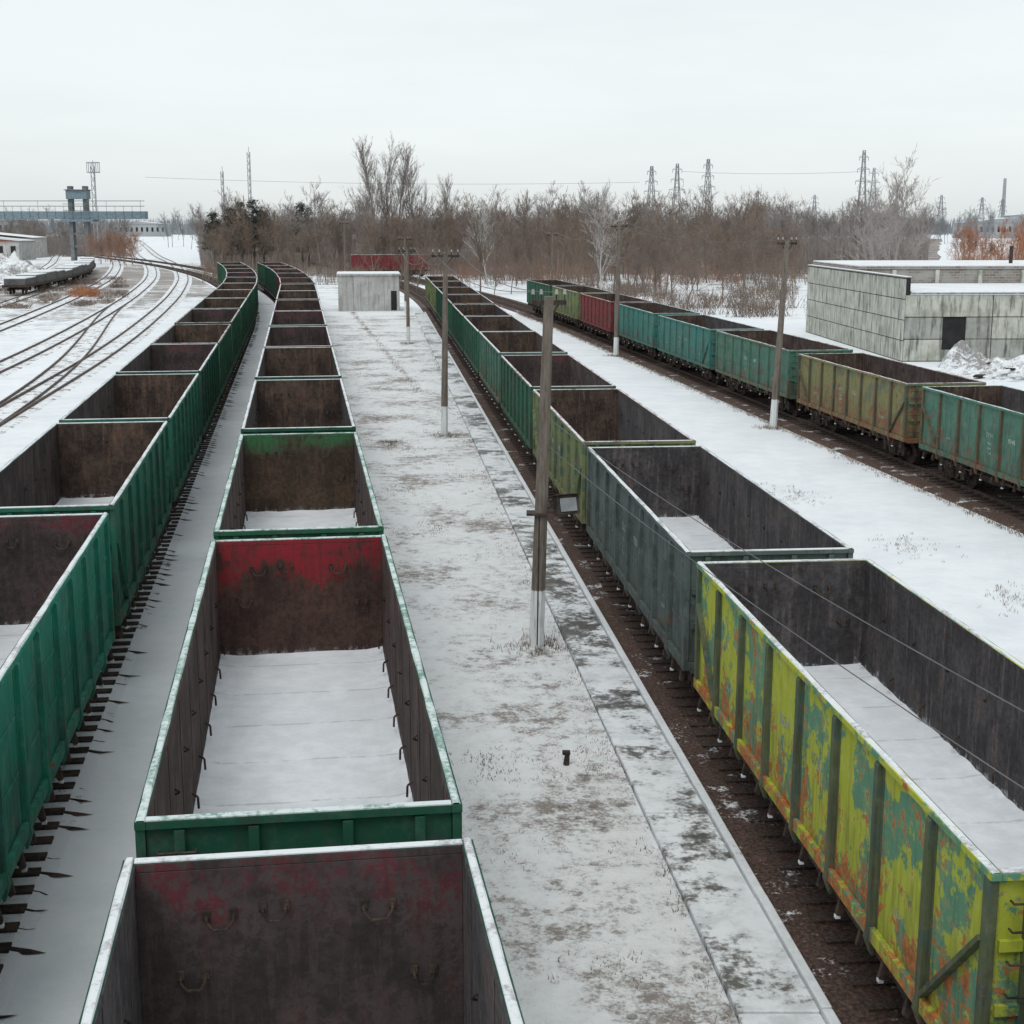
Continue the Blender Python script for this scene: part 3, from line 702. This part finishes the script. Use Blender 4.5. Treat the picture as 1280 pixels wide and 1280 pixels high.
M_b1=bark('bark_brown',(.185,.150,.128),(.23,.175,.138)); M_b2=bark('bark_hazy',(.30,.272,.26),(.265,.230,.212)); M_b3=bark('bark_far_hazy',(.29,.305,.32),(.25,.26,.27))  # hazy and far barks are paler: distance haze painted into their colour
M_birch=bark('birch_bark',(.40,.37,.35),(.26,.225,.205)); M_birch2=bark('birch_white',(.48,.46,.44),(.32,.29,.27)); M_or=bark('orange_twigs',(.46,.21,.11),(.32,.17,.11)); M_rb=bark('greybrown_twigs',(.25,.185,.145),(.20,.165,.145)); M_rb2=bark('redbrown_twigs',(.33,.19,.135),(.25,.17,.13))
def treemass(name,items,mat):
    V=[];F=[];o=0
    for (var,x,y,s,sz) in items:
        v,f=var; a=random.uniform(0,6.28); c,sn=math.cos(a),math.sin(a)
        w=np.empty_like(v); w[:,0]=(v[:,0]*c-v[:,1]*sn)*s+x; w[:,1]=(v[:,0]*sn+v[:,1]*c)*s+y; w[:,2]=v[:,2]*s*sz
        V.append(w); F+= [tuple(i+o for i in q) for q in f]; o+=len(v)
    me=bpy.data.meshes.new(name); me.from_pydata(np.concatenate(V).tolist(),[],F); me.materials.append(mat)
    ob=bpy.data.objects.new(name,me); COL.objects.link(ob)
random.seed(21)
it=[]
for _ in range(95):
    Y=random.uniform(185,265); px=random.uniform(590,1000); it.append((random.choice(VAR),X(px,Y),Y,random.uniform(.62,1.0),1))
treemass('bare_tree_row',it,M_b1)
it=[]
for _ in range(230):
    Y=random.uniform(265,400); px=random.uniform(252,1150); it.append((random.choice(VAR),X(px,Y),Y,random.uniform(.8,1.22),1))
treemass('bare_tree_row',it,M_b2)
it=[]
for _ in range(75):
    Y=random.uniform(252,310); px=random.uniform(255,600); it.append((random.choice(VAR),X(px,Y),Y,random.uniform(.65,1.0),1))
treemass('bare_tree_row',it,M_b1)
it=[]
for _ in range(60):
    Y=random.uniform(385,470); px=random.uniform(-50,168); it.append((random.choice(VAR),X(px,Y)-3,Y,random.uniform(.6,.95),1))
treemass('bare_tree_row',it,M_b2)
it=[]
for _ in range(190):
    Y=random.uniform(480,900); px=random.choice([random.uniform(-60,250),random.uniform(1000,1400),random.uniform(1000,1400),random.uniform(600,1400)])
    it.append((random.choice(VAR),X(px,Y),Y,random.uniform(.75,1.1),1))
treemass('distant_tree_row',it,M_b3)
t=TB()
for _ in range(12000):
    Y=random.uniform(950,1200); xx=random.uniform(-520,520); hh=random.uniform(5,12)*(1+.3*mnoise.noise(Vector((xx*.02,0,0)))); t.blade(Vector((xx,Y,-.2)),Vector((xx+random.gauss(0,1),Y,hh)),random.uniform(.3,1.2))
me=bpy.data.meshes.new('distant_forest'); me.from_pydata([tuple(v) for v in t.v],[],t.f); me.materials.append(M_b3); COL.objects.link(bpy.data.objects.new('distant_forest',me))
t=TB()
def thicket(n,pa,pb,ya,yb,ha,hb,sh=0):
    for _ in range(n):
        Y=random.uniform(ya,yb); x=X(random.uniform(pa,pb),Y)+sh; hh=random.uniform(ha,hb)*(1+.45*mnoise.noise(Vector((x*.06,Y*.06,0))))
        p=Vector((x,Y,0)); q=Vector((x+random.gauss(0,.5),Y+random.gauss(0,.5),hh)); t.blade(p,q,.055)
        for _ in range(4):
            m=p.lerp(q,random.uniform(.3,.95)); t.blade(m,m+Vector((random.gauss(0,.5),random.gauss(0,.5),random.uniform(.4,1.4))),.035)
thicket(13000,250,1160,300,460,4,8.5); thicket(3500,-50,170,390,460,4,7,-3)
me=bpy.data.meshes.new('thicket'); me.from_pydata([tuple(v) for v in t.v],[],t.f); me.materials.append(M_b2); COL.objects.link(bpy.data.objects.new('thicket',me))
it=[(POP[i%2],X(px,330),330+i*3,s,1) for i,(px,s) in enumerate(((472,1.36),(482,1.42),(494,1.32),(518,1.22),(548,.98),(740,.95)))]
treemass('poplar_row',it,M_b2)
def shrubs(name,pts,h,mat,n=60,w=.03):
    t=TB()
    for(x,y,s) in pts:
        for _ in range(n):
            p=Vector((x+random.gauss(0,.8*s),y+random.gauss(0,.8*s),0)); q=p+Vector((random.gauss(0,.5*s),random.gauss(0,.5*s),random.uniform(.4,1)*h*s)); t.blade(p,q,w)
            for _ in range(3):
                m=p.lerp(q,random.uniform(.3,.9)); t.blade(m,m+Vector((random.gauss(0,.4*s),random.gauss(0,.4*s),random.uniform(.1,.5)*h*s)),w*.7)
    me=bpy.data.meshes.new(name); me.from_pydata([tuple(v) for v in t.v],[],t.f); me.materials.append(mat)
    ob=bpy.data.objects.new(name,me); COL.objects.link(ob)
shrubs('undergrowth',[(X(random.uniform(250,1150),Y),Y,random.uniform(.8,1.5)) for Y in [random.uniform(215,340) for _ in range(280)]],2.4,M_rb,40)
shrubs('undergrowth',[(X(random.uniform(720,1000),Y),Y,random.uniform(.7,1.2)) for Y in [random.uniform(145,205) for _ in range(70)]],1.8,M_b1,40)
shrubs('red_undergrowth',[(X(random.uniform(560,1000),Y),Y,random.uniform(.8,1.5)) for Y in [random.uniform(210,300) for _ in range(50)]],2.4,M_rb2,40)
shrubs('orange_bush',[(X(random.uniform(85,112),Y),Y,.8) for Y in [random.uniform(180,192) for _ in range(5)]],1.3,M_or,70)
it=[(random.choice(VAR),X(random.uniform(1195,1330),Y),Y,random.uniform(.6,.85),1) for Y in [random.uniform(215,255) for _ in range(24)]]
treemass('orange_tree_group',it,M_or)
shrubs('orange_undergrowth',[(X(random.uniform(1200,1330),Y),Y,random.uniform(1,1.7)) for Y in [random.uniform(225,250) for _ in range(16)]],3.2,M_or,90,.035)
it=[(VAR[random.choice([0,2,4])],X(random.uniform(112,168),Y),Y,random.uniform(.5,.8),1) for Y in [random.uniform(300,345) for _ in range(22)]]
treemass('redbrown_tree_group',it,M_rb2)
shrubs('dry_reeds',[(X(random.uniform(0,150),Y),Y,.8) for Y in [random.uniform(160,240) for _ in range(70)]],.8,M_rb,50)
def single(name,var,x,y,s,mat):
    me=bpy.data.meshes.new(name); me.from_pydata((var[0]*s).tolist(),[],var[1]); me.materials.append(mat)
    ob=bpy.data.objects.new(name,me); COL.objects.link(ob); ob.location=(x,y,0); ob.rotation_euler=(0,0,random.uniform(0,6))
for px,Y,s,v in((1085,150,1.12,0),(1110,152,1.15,1),(1128,158,1.0,2)): single('birch_tree',VAR[v],X(px,Y),Y,s,M_birch)
for px,Y,s,v in((755,165,1.05,0),(790,160,.9,2),(845,150,.9,0),(860,158,.8,4),(905,172,.8,3),(930,160,.7,2),(610,215,.9,1),(720,180,.9,4),(520,200,.8,1),(545,185,.7,4),(470,205,.75,1),(500,215,.8,0)): single('bare_tree',VAR[v],X(px,Y),Y,s,M_birch2 if px in(755,610) else M_b1)
M_pine=simple('pine_needles',(.042,.052,.042),(.07,.078,.062),.5,.9,bmp=0)
def pine(x,y,h):
    t=TB()
    t.seg(Vector((0,0,0)),Vector((0,0,h)),h*.02,h*.004,6)
    for k in range(60):
        z=h*random.uniform(.25,1); r=(h-z)*.33+.5; a=random.uniform(0,6.28); rr=r*random.uniform(.3,1)
        c=Vector((math.cos(a)*rr,math.sin(a)*rr,z)); t.seg(Vector((0,0,z-.3)),c,.05,.02)
        for _ in range(40):
            p=c+Vector((random.gauss(0,.4),random.gauss(0,.4),random.gauss(0,.25))); t.blade(p,p+Vector((random.gauss(0,.35),random.gauss(0,.35),random.gauss(0,.2))),.09)
    me=bpy.data.meshes.new('pine_tree'); me.from_pydata([tuple(v) for v in t.v],[],t.f); me.materials.append(M_pine)
    ob=bpy.data.objects.new('pine_tree',me); COL.objects.link(ob); ob.location=(x,y,0)
for px,Y,h in((268,300,10.5),(290,290,11.5),(303,285,12.5),(318,290,13),(330,295,11),(378,300,13),(386,305,12)): pine(X(px,Y),Y,h)
# ------------------------------------------------------------------ world + sun + camera
w=bpy.data.worlds.new('World'); S.world=w; w.use_nodes=True; nt=w.node_tree
for n in list(nt.nodes): nt.nodes.remove(n)
out=N(nt,'ShaderNodeOutputWorld'); b1=N(nt,'ShaderNodeBackground'); b2=N(nt,'ShaderNodeBackground'); ad=N(nt,'ShaderNodeAddShader')
sk=N(nt,'ShaderNodeTexSky',sky_type='NISHITA'); sk.sun_disc=False; sk.sun_elevation=math.radians(58); sk.sun_rotation=math.radians(200)
hs=N(nt,'ShaderNodeHueSaturation'); hs.inputs['Saturation'].default_value=.3; L(nt,sk.outputs[0],hs.inputs['Color'])
L(nt,hs.outputs[0],b1.inputs[0]); b1.inputs[1].default_value=.05
tc=N(nt,'ShaderNodeTexCoord'); mp=N(nt,'ShaderNodeMapping'); mp.inputs['Scale'].default_value=(1,1,5); L(nt,tc.outputs['Generated'],mp.inputs[0])
n=noise(nt,mp.outputs[0],1.8,5,.6)
L(nt,mix(nt,ramp(nt,n,.3,.72),(.53,.575,.585),(.62,.66,.665)),b2.inputs[0]); b2.inputs[1].default_value=1.0
L(nt,b1.outputs[0],ad.inputs[0]); L(nt,b2.outputs[0],ad.inputs[1]); L(nt,ad.outputs[0],out.inputs[0])
sd=bpy.data.lights.new('sun','SUN'); sd.energy=1.1; sd.angle=math.radians(30); sd.color=(1,.985,.965); so=bpy.data.objects.new('sun',sd); COL.objects.link(so)
so.rotation_euler=(math.radians(32),0,math.radians(-20)); so.location=(0,0,50)
cd=bpy.data.cameras.new('camera'); cam=bpy.data.objects.new('camera',cd); COL.objects.link(cam)
cam.location=(0,0,9.4); cam.rotation_euler=(math.radians(90-11.28),0,0); cd.sensor_width=36; cd.lens=36*1830/1280; cd.clip_end=12000; cd.clip_start=.2
S.camera=cam
S.view_settings.view_transform='Standard'; S.view_settings.look='None'; S.view_settings.exposure=0
